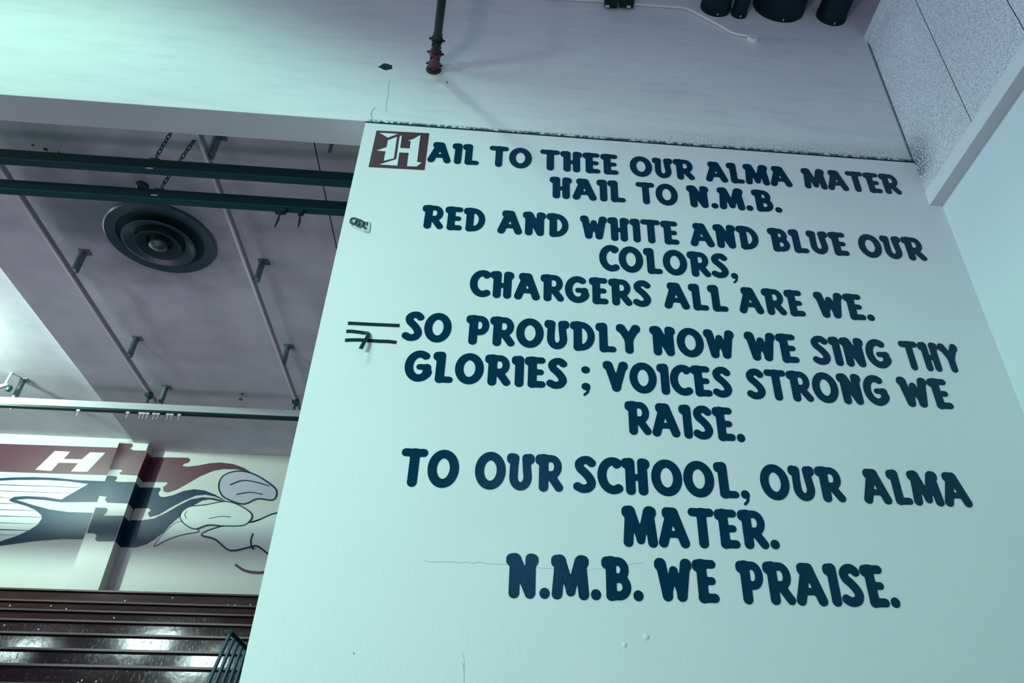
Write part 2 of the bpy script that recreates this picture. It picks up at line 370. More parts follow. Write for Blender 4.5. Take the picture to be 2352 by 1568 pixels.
GL = {
 'I': (.33, [stem(.21), blob(.115)]),
 'L': (.58, [stem(.21), blob(.115), st((.21,.1),(.48,.1), r=.1)]),
 'T': (.66, [st((.1,.9),(.33,.895),(.56,.9), r=.109), stem(.34)]),
 'O': (.80, [st(*ell(.40,.5,.283,.395,0,360,36), r=.117)]),
 'E': (.58, [stem(.21), blob(.115), st((.2,.9),(.47,.895), r=.104), st((.2,.5),(.44,.5), r=.094), st((.2,.105),(.48,.105), r=.105)]),
 'H': (.72, [stem(.21), blob(.115), stem(.53), blob(.61), st((.2,.47),(.53,.47), r=.088)]),
 'A': (.78, [st((.115,.11),(.35,.86)), st((.42,.86),(.665,.11)), blob(.25), st((.3,.89),(.42,.89), r=.105), st((.22,.32),(.56,.32), r=.085)]),
 'R': (.72, [stem(.21), blob(.115), st((.2,.9),*ell(.42,.67,.165,.225,90,-90,14),(.22,.44), r=.1), st((.40,.42),(.61,.11), r=.112)]),
 'P': (.66, [stem(.21), blob(.115), st((.2,.9),*ell(.40,.66,.16,.235,90,-90,14),(.22,.425), r=.1)]),
 'B': (.68, [stem(.21), blob(.115), st((.2,.9),*ell(.38,.70,.155,.195,90,-90,12),(.24,.505), r=.1), st((.24,.505),*ell(.40,.305,.175,.2,90,-90,12),(.2,.105), r=.102)]),
 'D': (.72, [stem(.21), blob(.115), st((.2,.9),*ell(.30,.5,.305,.395,90,-90,18),(.2,.105), r=.105)]),
 'N': (.74, [stem(.19), blob(.112), st((.22,.86),(.52,.2)), stem(.56), blob(.63)]),
 'M': (.88, [stem(.13,.2), blob(.115), st((.24,.86),(.45,.17), r=.1), st((.45,.17),(.64,.86), r=.1), stem(.755,.69), blob(.765)]),
 'W': (.90, [st((.15,.88),(.27,.13)), st((.27,.13),(.45,.72), r=.095), st((.45,.72),(.62,.13), r=.095), st((.62,.13),(.75,.88)), blob(.115), blob(.79)]),
 'U': (.72, [st((.2,.88),(.18,.6),*ell(.36,.36,.185,.255,180,360,16),(.52,.6),(.50,.88), r=.11), blob(.115), blob(.605)]),
 'S': (.58, [st(*cat([(.47,.82),(.38,.895),(.25,.885),(.155,.79),(.18,.66),(.30,.54),(.41,.40),(.455,.26),(.38,.135),(.23,.105),(.105,.165)]), r=.113)]),
 'C': (.60, [st(*ell(.40,.5,.285,.395,62,298,26), r=.116), st((.50,.845),(.50,.79), r=.095)]),
 'G': (.74, [st(*ell(.40,.5,.285,.395,58,330,28), r=.117), st((.41,.47),(.62,.47), r=.09), st((.62,.46),(.62,.24), r=.11)]),
 'Y': (.70, [st((.14,.87),(.35,.47)), st((.56,.87),(.35,.47)), stem(.35, None, .11, .47), blob(.112), blob(.588)]),
 'V': (.72, [st((.15,.87),(.36,.13)), st((.36,.13),(.57,.87)), blob(.112), blob(.61)]),
 '.': (.25, [st((.125,.11),(.125,.12), r=.118)]),
 ',': (.25, [st((.125,.11),(.125,.12), r=.112), st((.19,.07),(.17,-.06),(.09,-.15), r=.035)]),
 ';': (.25, [st((.125,.66),(.125,.67), r=.112), st((.125,.11),(.125,.12), r=.112), st((.19,.07),(.17,-.06),(.09,-.15), r=.035)]),
}
def glyph_mesh(ch):
    w, strokes = GL[ch]; h = .0165
    xs = np.arange(-.06, w+.08, h); ys = np.arange(-.24, 1.08, h)
    Xg, Yg = np.meshgrid(xs, ys, indexing='ij'); dist = None
    for pts, r in strokes:
        ds = np.full(Xg.shape, 9.0)
        for (x0, y0), (x1, y1) in zip(pts[:-1], pts[1:]):
            dx, dy = x1-x0, y1-y0; L = dx*dx+dy*dy+1e-12
            t = np.clip(((Xg-x0)*dx+(Yg-y0)*dy)/L, 0, 1)
            ds = np.minimum(ds, np.hypot(Xg-x0-t*dx, Yg-y0-t*dy)-r)
        if dist is None: dist = ds
        else:
            k = .035; hh = np.clip(.5+.5*(dist-ds)/k, 0, 1); dist = dist*(1-hh)+ds*hh-k*hh*(1-hh)
    dist[0,:] = dist[-1,:] = 1; dist[:,0] = dist[:,-1] = 1
    v = []; f = []; T = .004
    def vid(x, y, dep): v.append((x, -dep, y)); return len(v)-1
    nx, ny = dist.shape
    for j in range(ny-1):
        run = None
        for i in range(nx):
            full = i < nx-1 and dist[i,j] < 0 and dist[i+1,j] < 0 and dist[i,j+1] < 0 and dist[i+1,j+1] < 0
            if full and run is None: run = i
            if not full and run is not None:
                a = [vid(xs[run],ys[j],T), vid(xs[i],ys[j],T), vid(xs[i],ys[j+1],T), vid(xs[run],ys[j+1],T)]; f.append(tuple(a)); run = None
            if full or i >= nx-1: continue
            cs = [(i,j),(i+1,j),(i+1,j+1),(i,j+1)]
            if not any(dist[c] < 0 for c in cs): continue
            poly = []; cross = []
            for k in range(4):
                c0, c1 = cs[k], cs[(k+1)%4]; d0, d1 = dist[c0], dist[c1]
                if d0 < 0: poly.append((xs[c0[0]], ys[c0[1]]))
                if (d0 < 0) != (d1 < 0):
                    t = d0/(d0-d1); q = (xs[c0[0]]+(xs[c1[0]]-xs[c0[0]])*t, ys[c0[1]]+(ys[c1[1]]-ys[c0[1]])*t)
                    poly.append(q); cross.append(q)
            if len(poly) >= 3: f.append(tuple(vid(x,y,T) for x, y in poly))
            if len(cross) == 2:
                (ax, ay), (bx, by) = cross; f.append((vid(ax,ay,0), vid(bx,by,0), vid(bx,by,T), vid(ax,ay,T)))
    me = bpy.data.meshes.new('letter'); me.from_pydata(v, [], f); me.materials.append(m_navy); me.update()
    return me
GM = {}
def cr(ox, oy, s): return lambda x, y: (ox+x/s, oy+y/s)
c1 = cr(960,300,3.92); c2 = cr(1500,340,3.618); c3 = cr(1060,540,3.564); c4 = cr(1640,600,3.794)
c5 = cr(900,700,3.92); c6 = cr(900,1000,3.92); c7 = cr(1400,920,2.735)
LINES = [   # words with their left and right ends on the wall, then a point on the baseline and one on the cap line
 ([('AIL',c1(85,270),c1(547,285)),('TO',c1(648,155),c1(1025,250)),('THEE',c1(1103,185),c1(1803,370)),('OUR',c1(1905,300),c2(347,250)),('ALMA',c2(442,260),c2(1158,312)),('MATER',c2(1228,185),c2(2070,380))], c1(100,281), c1(185,106), c2(1960,380), c2(1900,216)),
 ([('HAIL',c1(1190,440),c1(1870,620)),('TO',c1(1960,485),c2(203,390)),('N.M.B.',c2(277,330),c2(1077,530))], c1(1245,607), c1(1230,418), c2(340,490), c2(320,314)),
 ([('RED',c1(25,850),c1(607,810)),('AND',c1(715,910),c1(1357,860)),('WHITE',c1(1462,785),c2(217,785)),('AND',c2(315,795),c2(873,740)),('BLUE',c2(947,680),c2(1627,865)),('OUR',c2(1702,790),c2(2280,930))], c1(50,878), c1(90,673), c2(2160,932), c2(2110,742)),
 ([('COLORS,',c3(1127,190),c3(2267,350))], c3(1580,317), c3(1530,110), c3(1920,338), c3(1900,138)),
 ([('CHARGERS',c3(68,400),c3(1555,540)),('ALL',c3(1665,590),c3(2185,610)),('ARE',c4(228,440),c4(797,460)),('WE.',c4(862,280),c4(1403,500))], c3(275,512), c3(275,297), c4(500,465), c4(450,240)),
 ([('SO',c5(87,300),c5(537,210)),('PROUDLY',c5(677,125),c5(2232,215)),('NOW',c5(2320,205),c4(165,630)),('WE',c4(263,650),c4(742,860)),('SING',c4(828,690),c4(1547,890)),('THY',c4(1608,730),c4(2182,955))], c5(712,355), c5(740,97), c4(2000,962), c4(1930,715)),
 ([('GLORIES',c5(112,580),c5(1578,690)),(';',c5(1703,740),c5(1790,740)),('VOICES',c5(1903,530),c4(160,1120)),('STRONG',c4(265,990),c4(1518,1170)),('WE',c4(1586,1030),c4(2084,1260))], c5(915,725), c5(920,452), c4(1850,1278), c4(1800,1018)),
 ([('RAISE.',c7(97,40),c7(852,235))], c7(145,213), c7(150,7), c7(490,237), c7(460,28)),
 ([('TO',c6(92,160),c6(604,300)),('OUR',c6(748,320),c6(1540,500)),('SCHOOL,',c6(1635,490),c7(882,590)),('OUR',c7(945,500),c7(1490,640)),('ALMA',c7(1563,455),c7(2283,665))], c6(185,458), c6(210,122), c7(2130,663), c7(2100,450)),
 ([('MATER.',c7(78,700),c7(1070,910))], c7(120,915), c7(120,662), c7(860,928), c7(850,688)),
 ([('N.M.B.',c6(1037,1110),c6(2267,1440)),('WE',c7(282,1020),c7(690,1250)),('PRAISE.',c7(793,1040),c7(1828,1280))], c6(1100,1460), c6(1100,1063), c7(1420,1290), c7(1350,1024)),
]
for li, (words, b0, t0, b1, t1) in enumerate(LINES):
    B0, T0, B1, T1 = (atY(p, D) for p in (b0, t0, b1, t1))
    zb = lambda x: B0.z+(B1.z-B0.z)*(x-B0.x)/(B1.x-B0.x)
    ch = lambda x: (T0.z-B0.z)+((T1.z-B1.z)-(T0.z-B0.z))*(x-B0.x)/(B1.x-B0.x)
    x0 = atY(words[0][1], D).x
    txt = ' '.join(w[0] for w in words)
    root = thing('wall_lettering', (x0, D, B0.z), 'navy painted lettering on the white wall reading "%s"' % txt, 'lettering', 'lines of navy lettering on the white wall')
    for word, pl, pr in words:
        a, b_ = atY(pl, D).x, atY(pr, D).x
        gap = .035
        tot = sum(GL[c_][0] for c_ in word)+gap*(len(word)-1); sx = (b_-a)/tot; x = a
        for c_ in word:
            if c_ not in GM: GM[c_] = glyph_mesh(c_)
            o = bpy.data.objects.new('letter', GM[c_]); COL.objects.link(o); o.parent = root
            o.location = (x-x0, -0.0005, zb(x)-B0.z); o.scale = (sx, 1, ch(x))
            x += (GL[c_][0]+gap)*sx

# maroon initial square with a pale blackletter H
ce = cr(830,270,5.88)
A_, B_, C_, D_ = (atY(ce(*p), D) for p in ((205,178),(915,215),(852,710),(97,668)))
root = thing('initial_square', (A_.x, D, D_.z), 'maroon painted square with a pale blackletter H, top left of the lettering', 'emblem')
link('square_ground', MB().prism([A_+Vector((0,-.001,0)), B_+Vector((0,-.001,0)), C_+Vector((0,-.001,0)), D_+Vector((0,-.001,0))], (0,-.003,0)), m_red, root)
hm = MB()
for poly in (((248,212),(492,226),(360,277)),
             ((360,312),(482,266),(440,555),(303,590),(328,462),(210,450),(342,406)),
             ((548,240),(525,418),(655,424),(668,320),(630,318),(700,296),(798,243),(752,605),(815,615),(745,667),(617,661),(640,482),(513,476),(487,655),(248,638),(473,568),(517,268))):
    hm.prism([atY(ce(*p), D)+Vector((0,-.0045,0)) for p in poly], (0,-.002,0))
link('letter', hm, m_mint, root)

# ------------------------------------------------------------------ tape strips and clip on the lettered wall
ct = cr(780,720,14.256)
def tape(pts, wpx, label, lift=None):
    P = [atY(ct(*p), D) for p in pts]; n = len(P); mb = MB(); w = wpx; L = []; R = []
    for i, p in enumerate(P):
        d = P[min(i+1,n-1)]-P[max(i-1,0)]; d.normalize(); nn = Vector((-d.z, 0, d.x)); y = -(lift[i] if lift else .002)
        L.append(p+nn*w/2+Vector((0,y,0))); R.append(p-nn*w/2+Vector((0,y,0)))
    vs = L+R+[q+Vector((0,-.002,0)) for q in L]+[q+Vector((0,-.002,0)) for q in R]
    fs = []
    for i in range(n-1):
        fs += [(i,i+1,n+i+1,n+i)[::-1], (2*n+i,2*n+i+1,3*n+i+1,3*n+i), (i,i+1,2*n+i+1,2*n+i), (n+i,n+i+1,3*n+i+1,3*n+i)[::-1]]
    fs += [(0,2*n,3*n,n), (n-1,2*n-1,4*n-1,3*n-1)]
    mb.add(vs, fs); tag(link('tape_strip', mb, m_tape), label, 'tape', 'black tape strips on the lettered wall')
tape([(275,318),(1115,362),(1962,398)], .030, 'straight black tape strip, topmost of three left of the word SO')
tape([(222,582),(450,590),(700,622),(830,645),(900,650),(945,700),(955,740),(920,860),(860,985),(790,1150),(718,1300)], .030,
     'peeled black tape strip hanging down across another, left of the word SO', [.002,.002,.002,.003,.006,.014,.02,.032,.045,.055,.06])
tape([(180,878),(400,868),(640,866),(900,885),(1300,910),(1600,918),(1862,950)], .030, 'slightly wavy black tape strip, lowest of three left of the word SO')
cc = cr(780,480,19.6)
def K(x, y, dy=0): return atY(cc(x, y), D)+Vector((0,-dy,0))
root = thing('wall_hook', K(1260,1000), 'small plastic hook plate with a dark loop near the wall edge', 'hook')
link('back_plate', MB().prism([K(1110,610), K(1385,635), K(1345,1060), K(1230,1070), K(1060,1020)], (0,-.008,0)), m_clear, root)
link('dark_loop', MB().tube([K(x, y, .02) for x, y in ((1150,700),(1000,600),(820,530),(660,480),(560,495),(505,580),(510,680),(570,735),(680,745),(800,810),(930,870))], .0085, 8), m_dark, root, True)
link('cross_bar', MB().tube([K(790,560,.022), K(700,760,.022)], .010, 8).tube([K(900,600,.022), K(870,800,.022)], .008, 8).tube([K(1090,680,.02), K(1050,850,.02), K(1200,940,.02)], .010, 8).tube([K(1240,640,.012), K(1230,780,.012)], .007, 8), m_dark, root, True)
link('rim', MB().tube([K(x, y, .008) for x, y in ((1110,610),(1385,635),(1345,1060),(1230,1070),(1060,1020))], .0035, 6), m_rail, root, True)

# ------------------------------------------------------------------ pipe, ducts, channels and conduit on the header
e = atY((996,161), D); e.y = D
q = atY((1015,0), D); q = e+(atY((1014.6,0), D-1.1)-e)
ax = (q-e).normalized()
root = thing('sprinkler_pipe', e, 'dark red pipe with flanged fittings coming out of the plaster header', 'pipe')
def P_(t): return e+ax*t
link('pipe', MB().tube([P_(.03), P_(0.35), P_(0.9), P_(1.32), P_(1.38)+Vector((0,0,.03)), P_(1.41)+Vector((0,0,.10)), P_(1.41)+Vector((0,0,10.9-6.66))], .038, 20), m_pipe, root, True)
link('wall_collar', MB().tube([e+Vector((0,-t,0)) for t in (.002,.005,.028,.045)], [.070,.078,.072,.05], 11), m_gap, root, True)
link('fitting', MB().tube([P_(.09), P_(.105), P_(.125), P_(.15), P_(.30), P_(.325), P_(.345), P_(.36)], [.050,.062,.062,.050,.048,.062,.060,.042], 20), m_fit, root, True)
link('flange', MB().tube([P_(.555), P_(.56), P_(.595), P_(.60)], [.04,.054,.054,.04], 20), m_pipe, root, True)
bolts = MB(); side = ax.cross(Vector((0,0,1))).normalized(); upv = side.cross(ax)
for t, rr in ((.115,.064),(.335,.064),(.578,.058)):
    for k in range(6):
        d = side*math.cos(k*math.pi/3)+upv*math.sin(k*math.pi/3)
        bolts.tube([P_(t)+d*(rr-.012), P_(t)+d*(rr+.016)], .011, 8)
link('bolt', bolts, m_pipe, root, True)
DG = 'black pipes passing through the header'
for (lx, rx, bt), lab in zip((((1611,24),(1676,24),(1646,38.5)),((1679,30),(1712,30),(1694,43)),((1731,14),(1840,10),(1794,51)),((1874,33),(1937,36),(1911,59))),
        ('black pipe end, leftmost of four at the top of the header', 'thinnest black pipe end, touching a thicker one on its left', 'widest black pipe end at the top of the header', 'black pipe end, rightmost of four near the corner')):
    xl, xr = atY(lx, D).x, atY(rx, D).x; zb_ = atY(bt, D).z; r = (xr-xl)/2*1.0; cxx = (xl+xr)/2
    c = Vector((cxx, D, zb_+r))
    root = thing('black_pipe', c, lab, 'pipe', DG)
    link('pipe', MB().tube([c+Vector((0,.02,0)), c+Vector((0,-3.2,0))], r, 32), m_black, root, True)
    link('end_band', MB().tube([c+Vector((0,.0,0)), c+Vector((0,-.05,0))], r+.006, 32), m_black, root, True)
    sb = MB(); sb.tube([c+Vector((.0,-.025,-r-.008)), c+Vector((0,-.05,-r-.008))], .007, 8)
    link('seam_screw', sb, m_steel, root)
for xa, xb, lab in ((1387,1416,'left half of the paired black channels above the conduit'), (1420,1453,'right half of the paired black channels above the conduit')):
    a, b_ = atY((xa, 24), D), atY((xb, 27), D)
    root = thing('steel_channel', (a.x, D, a.z), lab, 'channel', 'paired black steel channels')
    link('channel', MB().box((a.x, D-2.5, a.z), (b_.x, D-.042, a.z+.16)), m_black, root)
    mid = atY((xa+8 if xa < 1400 else xb-9, 20), D-.05)
    link('foot_plate', MB().box((mid.x-.022, D-.07, a.z-.006), (mid.x+.022, D-.045, a.z)), m_steel, root)
pts = [atY(p, D)+Vector((0,-.022,0)) for p in ((1180,-6),(1274,0.5),(1390,7),(1453,13),(1505,17),(1560,20.5),(1574,23),(1590,30),(1640,56),(1676,77),(1690,82.5),(1715,86))]
pts.insert(0, pts[0]+(pts[0]-pts[2]).normalized()*2.5)
root = thing('electrical_conduit', pts[-1], 'thin painted conduit bending down to a round box on the header', 'conduit')
link('conduit_tube', MB().tube(pts, .0155, 10), m_cond, root, True)
c = atY((1508,17.3), D)+Vector((0,-.024,0)); link('coupling', MB().tube([c+Vector((-.012,0,0)), c+Vector((.012,0,-.002))], .018, 10), m_cond, root, True)
c = atY((1727,93), D)
link('junction_box', MB().tube([c+Vector((0,-.006,0)), c+Vector((0,-.04,0)), c+Vector((0,-.05,0))], [.062,.062,.052], 8), m_cond, root)

# ------------------------------------------------------------------ gym ceiling fittings
def chain(name, a, b, label, group, r=.011, ln=.075):
    a, b = Vector(a), Vector(b); L = (b-a).length; n = max(2, int(L/(ln*.72))); d = (b-a).normalized(); mb = MB()
    u = d.cross(Vector((0,1,.2))).normalized(); w = d.cross(u)
    for i in range(n):
        c = a.lerp(b, (i+.5)/n); s = u if i % 2 else w; hl = ln/2-.016; pts = []
        for k in range(10):
            t = 2*math.pi*k/10; pts.append(c+s*.018*math.cos(t)+d*(hl*(1 if math.sin(t) > 0 else -1)*(abs(math.sin(t)) > .01)+.016*math.sin(t)))
        mb.tube(pts, r*.55, 6, closed=True)
    return tag(link(name, mb, m_chain, smooth=True), label, 'chain', group)
# suspended channels
ZR = HC-.33
RX = [atZ((155,620), ZR).x, atZ((577,640), ZR).x]
RY = [(5.35, atZ((367,926), ZR).y), (5.35, atZ((690,942), ZR).y)]
RLAB = ['long pale steel channel under the gym ceiling, left of the round diffuser', 'long pale steel channel under the gym ceiling, right of the round diffuser']
CLAMP = []
for k in range(2):
    x = RX[k]; y0, y1 = RY[k]
    root = thing('ceiling_channel', (x, y0, ZR), RLAB[k], 'channel', 'pale channels under the gym ceiling')
    link('channel_web', MB().box((x-.005, y0, ZR), (x+.018, y1, ZR+.065)), m_rail, root)
    link('channel_lip', MB().box((x-.03, y0, ZR-.008), (x+.003, y1, ZR)), m_railw, root)
    cp = atZ([(349,905),(688,921)][k], ZR); CLAMP.append(cp)
    link('end_clamp', MB().box((x-.05, cp.y-.05, ZR-.05), (x+.05, cp.y+.05, ZR+.02)).tube([(x,cp.y-.06,ZR-.04),(x,cp.y+.06,ZR-.04)], .035, 10), m_chain, root)
BR = [((196,578),'hanger beside the left channel, next to the diffuser'), ((316,776),'hanger beside the left channel, halfway down'), ((384,888),'hanger at the far end of the left channel'),
      ((606,600),'hanger beside the right channel, next to the diffuser'), ((664,794),'hanger beside the right channel, halfway down'), ((505,312),'dark hanger just behind the soffit, at the right channel')]
def bracket(T, zt, lab):
    h = zt-ZR+.0
    root = thing('ceiling_hanger', (T.x, T.y, zt), 'short grey steel '+lab, 'hanger', 'short steel hangers under the gym ceiling')
    link('hanger_strap', MB().box((T.x-.006, T.y-.05, zt-h), (T.x+.006, T.y+.05, zt-.006)).box((T.x-.04, T.y-.05, zt-h), (T.x, T.y-.042, zt-.006)).box((T.x-.04, T.y+.042, zt-h), (T.x, T.y+.05, zt-.006)), m_brk, root)
    link('top_plate', MB().box((T.x-.07, T.y-.06, zt-.012), (T.x+.07, T.y+.06, zt)), m_brk, root)
for p, lab in BR: bracket(atZ(p, HC), HC, lab)
bracket(atZ((56,872), HC+REC), HC+REC, 'brightly lit hanger by the lamp, far left of the ceiling')
x = atZ((762,330), HC)
tag(link('ceiling_stub', MB().box((x.x-.015, x.y-.015, HC-.14), (x.x+.015, x.y+.015, HC)), m_brk), 'thin dark stub hanging from the gym ceiling beside the lettered wall', 'hanger')
# round diffuser
root = thing('air_diffuser', (DIFF.x, DIFF.y, HC), 'large round sooty air diffuser on the gym ceiling', 'air diffuser')
R0 = .67
def ring(r0, z0, r1, z1, th=.012): return MB().lathe([(r0, z0), (r1, z1), (r1-.02, z1+th), (r0-.01, z0+th*2.0), (r0, z0)], (DIFF.x, DIFF.y, HC), 72)
link('throat', MB().lathe([(R0*.98,-.004),(R0*.85,-.003),(.001,-.003)], (DIFF.x,DIFF.y,HC), 60), m_diffd, root)
link('outer_ring', MB().lathe([(R0*1.0,-.001),(R0*1.02,-.03),(R0*.99,-.055),(R0*.80,-.035),(R0*.79,-.01)], (DIFF.x,DIFF.y,HC), 72), m_diff, root, True)
link('cone_ring', MB().lathe([(R0*.66,-.10),(R0*.67,-.112),(R0*.64,-.115),(R0*.46,-.05),(R0*.44,-.02)], (DIFF.x,DIFF.y,HC), 64), m_diff, root, True)
link('cone_ring', MB().lathe([(R0*.42,-.13),(R0*.43,-.142),(R0*.40,-.145),(R0*.24,-.08),(R0*.22,-.03)], (DIFF.x,DIFF.y,HC), 56), m_diffd, root, True)
link('centre_disc', MB().lathe([(R0*.17,-.12),(R0*.17,-.15),(R0*.12,-.17),(R0*.06,-.19),(.001,-.195)], (DIFF.x,DIFF.y,HC), 40), m_diff, root, True)
# sprinkler head and sensor
s0 = atZ((556,905), HC)
root = thing('ceiling_sprinkler', s0, 'tiny chrome sprinkler head on the gym ceiling near the far track', 'sprinkler')
link('escutcheon', MB().lathe([(.045,0),(.045,-.012),(.02,-.03),(.001,-.03)], s0, 18), m_chrome, root, True)
link('frame', MB().tube([s0+Vector((0,0,-.02)), s0+Vector((0,0,-.06)), s0+Vector((0,0,-.10))], [.022,.012,.018], 10), m_chrome, root, True)
link('deflector', MB().lathe([(.001,-.10),(.035,-.10),(.035,-.106),(.001,-.107)], s0, 16), m_dark, root)
s1 = atZ((327,425), HC)
tag(link('ceiling_sensor', MB().lathe([(.075,0),(.07,-.03),(.045,-.05),(.03,-.05),(.025,-.03),(.001,-.03)], s1, 28), m_diffd, smooth=True), 'small dark round sensor on the gym ceiling behind the near tracks', 'sensor')

# curtain tracks
def track(z, Ya, lab, hgt, px_name=None, xr=3.9):
    root = thing('curtain_track', (-3.0, Ya, z), lab, 'curtain track', 'dark curtain tracks under the gym ceiling')
    link('track_web', MB().box((-14, Ya, z+.03), (xr, Ya+.06, z+hgt)), m_track, root)
    link('track_flange', MB().box((-14, Ya-.012, z), (xr, Ya+.072, z+.02)), m_lip, root)
    return root
ZT = 6.06
def tr_y(p): v = ray(*p); return ZT*v[1]/v[2]
YA, YB = tr_y((400,393)), tr_y((400,461))
HA = 0.155
ra = track(ZT, YA, 'nearer dark curtain track crossing behind the soffit', HA)
rb = track(ZT, YB, 'second dark curtain track crossing just below the nearer one', HA)
sp = atY((343,386), YA-.014); link('joint_plate', MB().box((sp.x-.035, YA-.016, sp.z-.006), (sp.x+.035, YA-.012, sp.z+.006)), m_steel, ra)
sp = atY((354,448), YB-.014); link('joint_plate', MB().box((sp.x-.035, YB-.016, sp.z-.006), (sp.x+.035, YB-.012, sp.z+.006)), m_steel, rb)
CG = 'chains holding the curtain tracks'
for Yt, p, p2, lab in ((YA, (357,364), (391,307), 'upper dark chain rising from the nearer curtain track'), (YB, (372,425), (455,309), 'longer dark chain rising from the second curtain track')):
    a = atY(p, Yt+.03); a.z = ZT+HA+.045; b_ = atY(p2, Yt+.03)
    if Yt == YB: b_ = atY(p2, Yt-.25)
    d = (b_-a); chain('hanging_chain', a+d.normalized()*.02, a+d*1.25, lab, CG)
    rt = ra if Yt == YA else rb
    link('chain_lug', MB().box((a.x-.05, Yt+.01, ZT+HA-.02), (a.x+.05, Yt+.05, ZT+HA+.03)), m_chain, rt)
for p, pl, w, lab in (((645,483),(631,521),.06,'left of two dark track runners with a short hanging chain'), ((691,486),(685,521),.03,'right of two dark track runners with a hanging strap')):
    a = atY(p, YB+.03); a.z = ZT
    b_ = atY(pl, YB+.03)
    root = thing('track_runner', (a.x, YB+.03, ZT), lab, 'track runner', 'runners hanging from the near curtain track')
    link('runner_body', MB().box((a.x-w, YB, ZT-.045), (a.x+w, YB+.06, ZT-.002)).box((a.x-w*.6, YB+.01, ZT-.06), (a.x+w*.6, YB+.05, ZT-.03)), m_chain, root)
    link('hanging_strap', MB().tube([(a.x, YB+.03, ZT-.06), Vector((a.x, YB+.03, ZT-.06)).lerp(b_, .5)+Vector((.006,0,0)), b_], [.008,.013,.008], 8), m_chain, root, True)
# far track, hung from the ends of the channels
ZFT = ZR-.30
def far_y(p): v = ray(*p); return ZFT*v[1]/v[2]
YC = far_y((335,944))
rc = thing('curtain_track', (-6.0, YC, ZFT), 'far curtain track at the back of the gym ceiling, brightly lit at its left end', 'curtain track', 'dark curtain tracks under the gym ceiling')
link('track_web', MB().box((-14, YC, ZFT+.02), (3.9, YC+.06, ZFT+.14)), m_webf, rc)
link('track_flange', MB().box((-14, YC-.012, ZFT-.02), (3.9, YC+.07, ZFT+.02)), m_track, rc)
for k, lab in ((0,'short dark chain between the left channel and the far track'), (1,'short dark chain between the right channel and the far track')):
    cp = CLAMP[k]; tgt = atY([(333,937),(673,948)][k], YC+.03); tgt.z = ZFT+.14
    chain('hanging_chain', (RX[k], cp.y, ZR-.06), tgt, lab, 'short chains holding the far track', r=.016)
for i, x in enumerate((181,296,325,333,342,357,366,389,398,415)):
    a = atY((x, 942+(x-181)*.012), YC+.02); a.z = ZFT-.02
    lab = 'lone tiny pale glider, leftmost under the far curtain track' if i == 0 else 'tiny pale glider in a loose row under the far curtain track'
    root = thing('track_glider', a, lab, 'glider', 'gliders under the far curtain track')
    link('glider_body', MB().box((a.x-.026, YC, a.z-.03), (a.x+.026, YC+.04, a.z)), m_steel, root)
    link('glider_ring', MB().tube([(a.x, YC+.02, a.z-.03), (a.x-.005, YC+.02, a.z-.11)], .006, 6), m_steel, root)
# left edge: part of a bracket lamp arm at the frame edge
a = atZ((10,885), HC+REC-.25)
root = thing('ceiling_clamp', a, 'chrome and dark clamp at the far left of the gym ceiling', 'clamp')
link('clamp_body', MB().bar(a+Vector((-.12,0,-.06)), a+Vector((.05,0,.02)), .05, .05), m_steel, root)
link('clamp_stem', MB().tube([a, a+Vector((.02,0,.25))], .02, 8), m_steel, root, True)
link('clamp_knob', MB().lathe([(.001,-.06),(.04,-.05),(.05,0),(.04,.04),(.001,.05)], a+Vector((.06,.05,-.02)), 14), m_dark, root, True)

# ------------------------------------------------------------------ mural on the far wall and its pier
cA = cr(0,980,3.92); cB = cr(240,1000,4.127)
root = thing('wall_mural', (-8.0, YF, 4.5), 'painted maroon and navy streamer mural across the far gym wall', 'mural')
def mural(name, conv, poly, layer, material, Y=YF, extra=None):
    pts = [atY(conv(*p), Y)+Vector((0,-.002*layer,0)) for p in poly]
    link(name, MB().prism(pts, (0,-.0015,0)), material, root)
def outline(name, conv, poly, layer, w, closed=True, mt=None):
    pts = [atY(conv(*p), YF) for p in poly]
    if closed: pts.append(pts[0]); pts.append(pts[1])
    mb = MB(); strip(mb, pts, w, 0, (0,-.002*layer-.0016,0)); link(name, mb, mt or m_mnavy, root)
def sm(poly, n=4):
    P = [poly[-1]]+list(poly)+[poly[0], poly[1]]; out = []
    for i in range(1, len(P)-2):
        for k in range(n):
            t = k/n; q = []
            for ax_ in (0,1):
                a,b,c,d = P[i-1][ax_],P[i][ax_],P[i+1][ax_],P[i+2][ax_]
                q.append(.5*(2*b+(c-a)*t+(2*a-5*b+4*c-d)*t*t+(3*b-a-3*c+d)*t**3))
            out.append(tuple(q))
    return out
m_mnavy = mat('mural_navy_paint', (0.0006, 0.028, 0.068), 0.42, spec=0.25, bump=.15, scale=30)
m_mred = mat('mural_maroon_paint', (0.085, 0.022, 0.042), 0.42, var=.15, scale=20)
m_cream = mat('mural_cream_paint', (0.50, 0.51, 0.50), 0.5)
m_pale = mat('mural_pale_paint', (0.60, 0.69, 0.67), 0.5)
m_lav = mat('mural_lavender_paint', (0.42, 0.44, 0.52), 0.5)
LFT = -1100
mural('maroon_band', cA, ((LFT,132),(0,152),(1064,188),(968,437),(0,405),(LFT,395)), 1, m_mred)
mural('letter', cA, ((495,218),(632,225),(575,290),(738,292),(812,230),(948,234),(785,405),(640,402),(705,328),(530,323),(462,397),(320,387)), 2, m_pale)
mural('cream_band', cA, ((LFT,395),(0,405),(968,437),(950,492),(0,470),(LFT,470)), 1, m_cream)
mural('navy_band', cA, ((LFT,520),(-100,470),(100,457),(300,453),(500,460),(700,480),(950,490),(750,1012),(560,1010),(300,1030),(0,1072),(LFT,1150)), 2, m_mnavy)
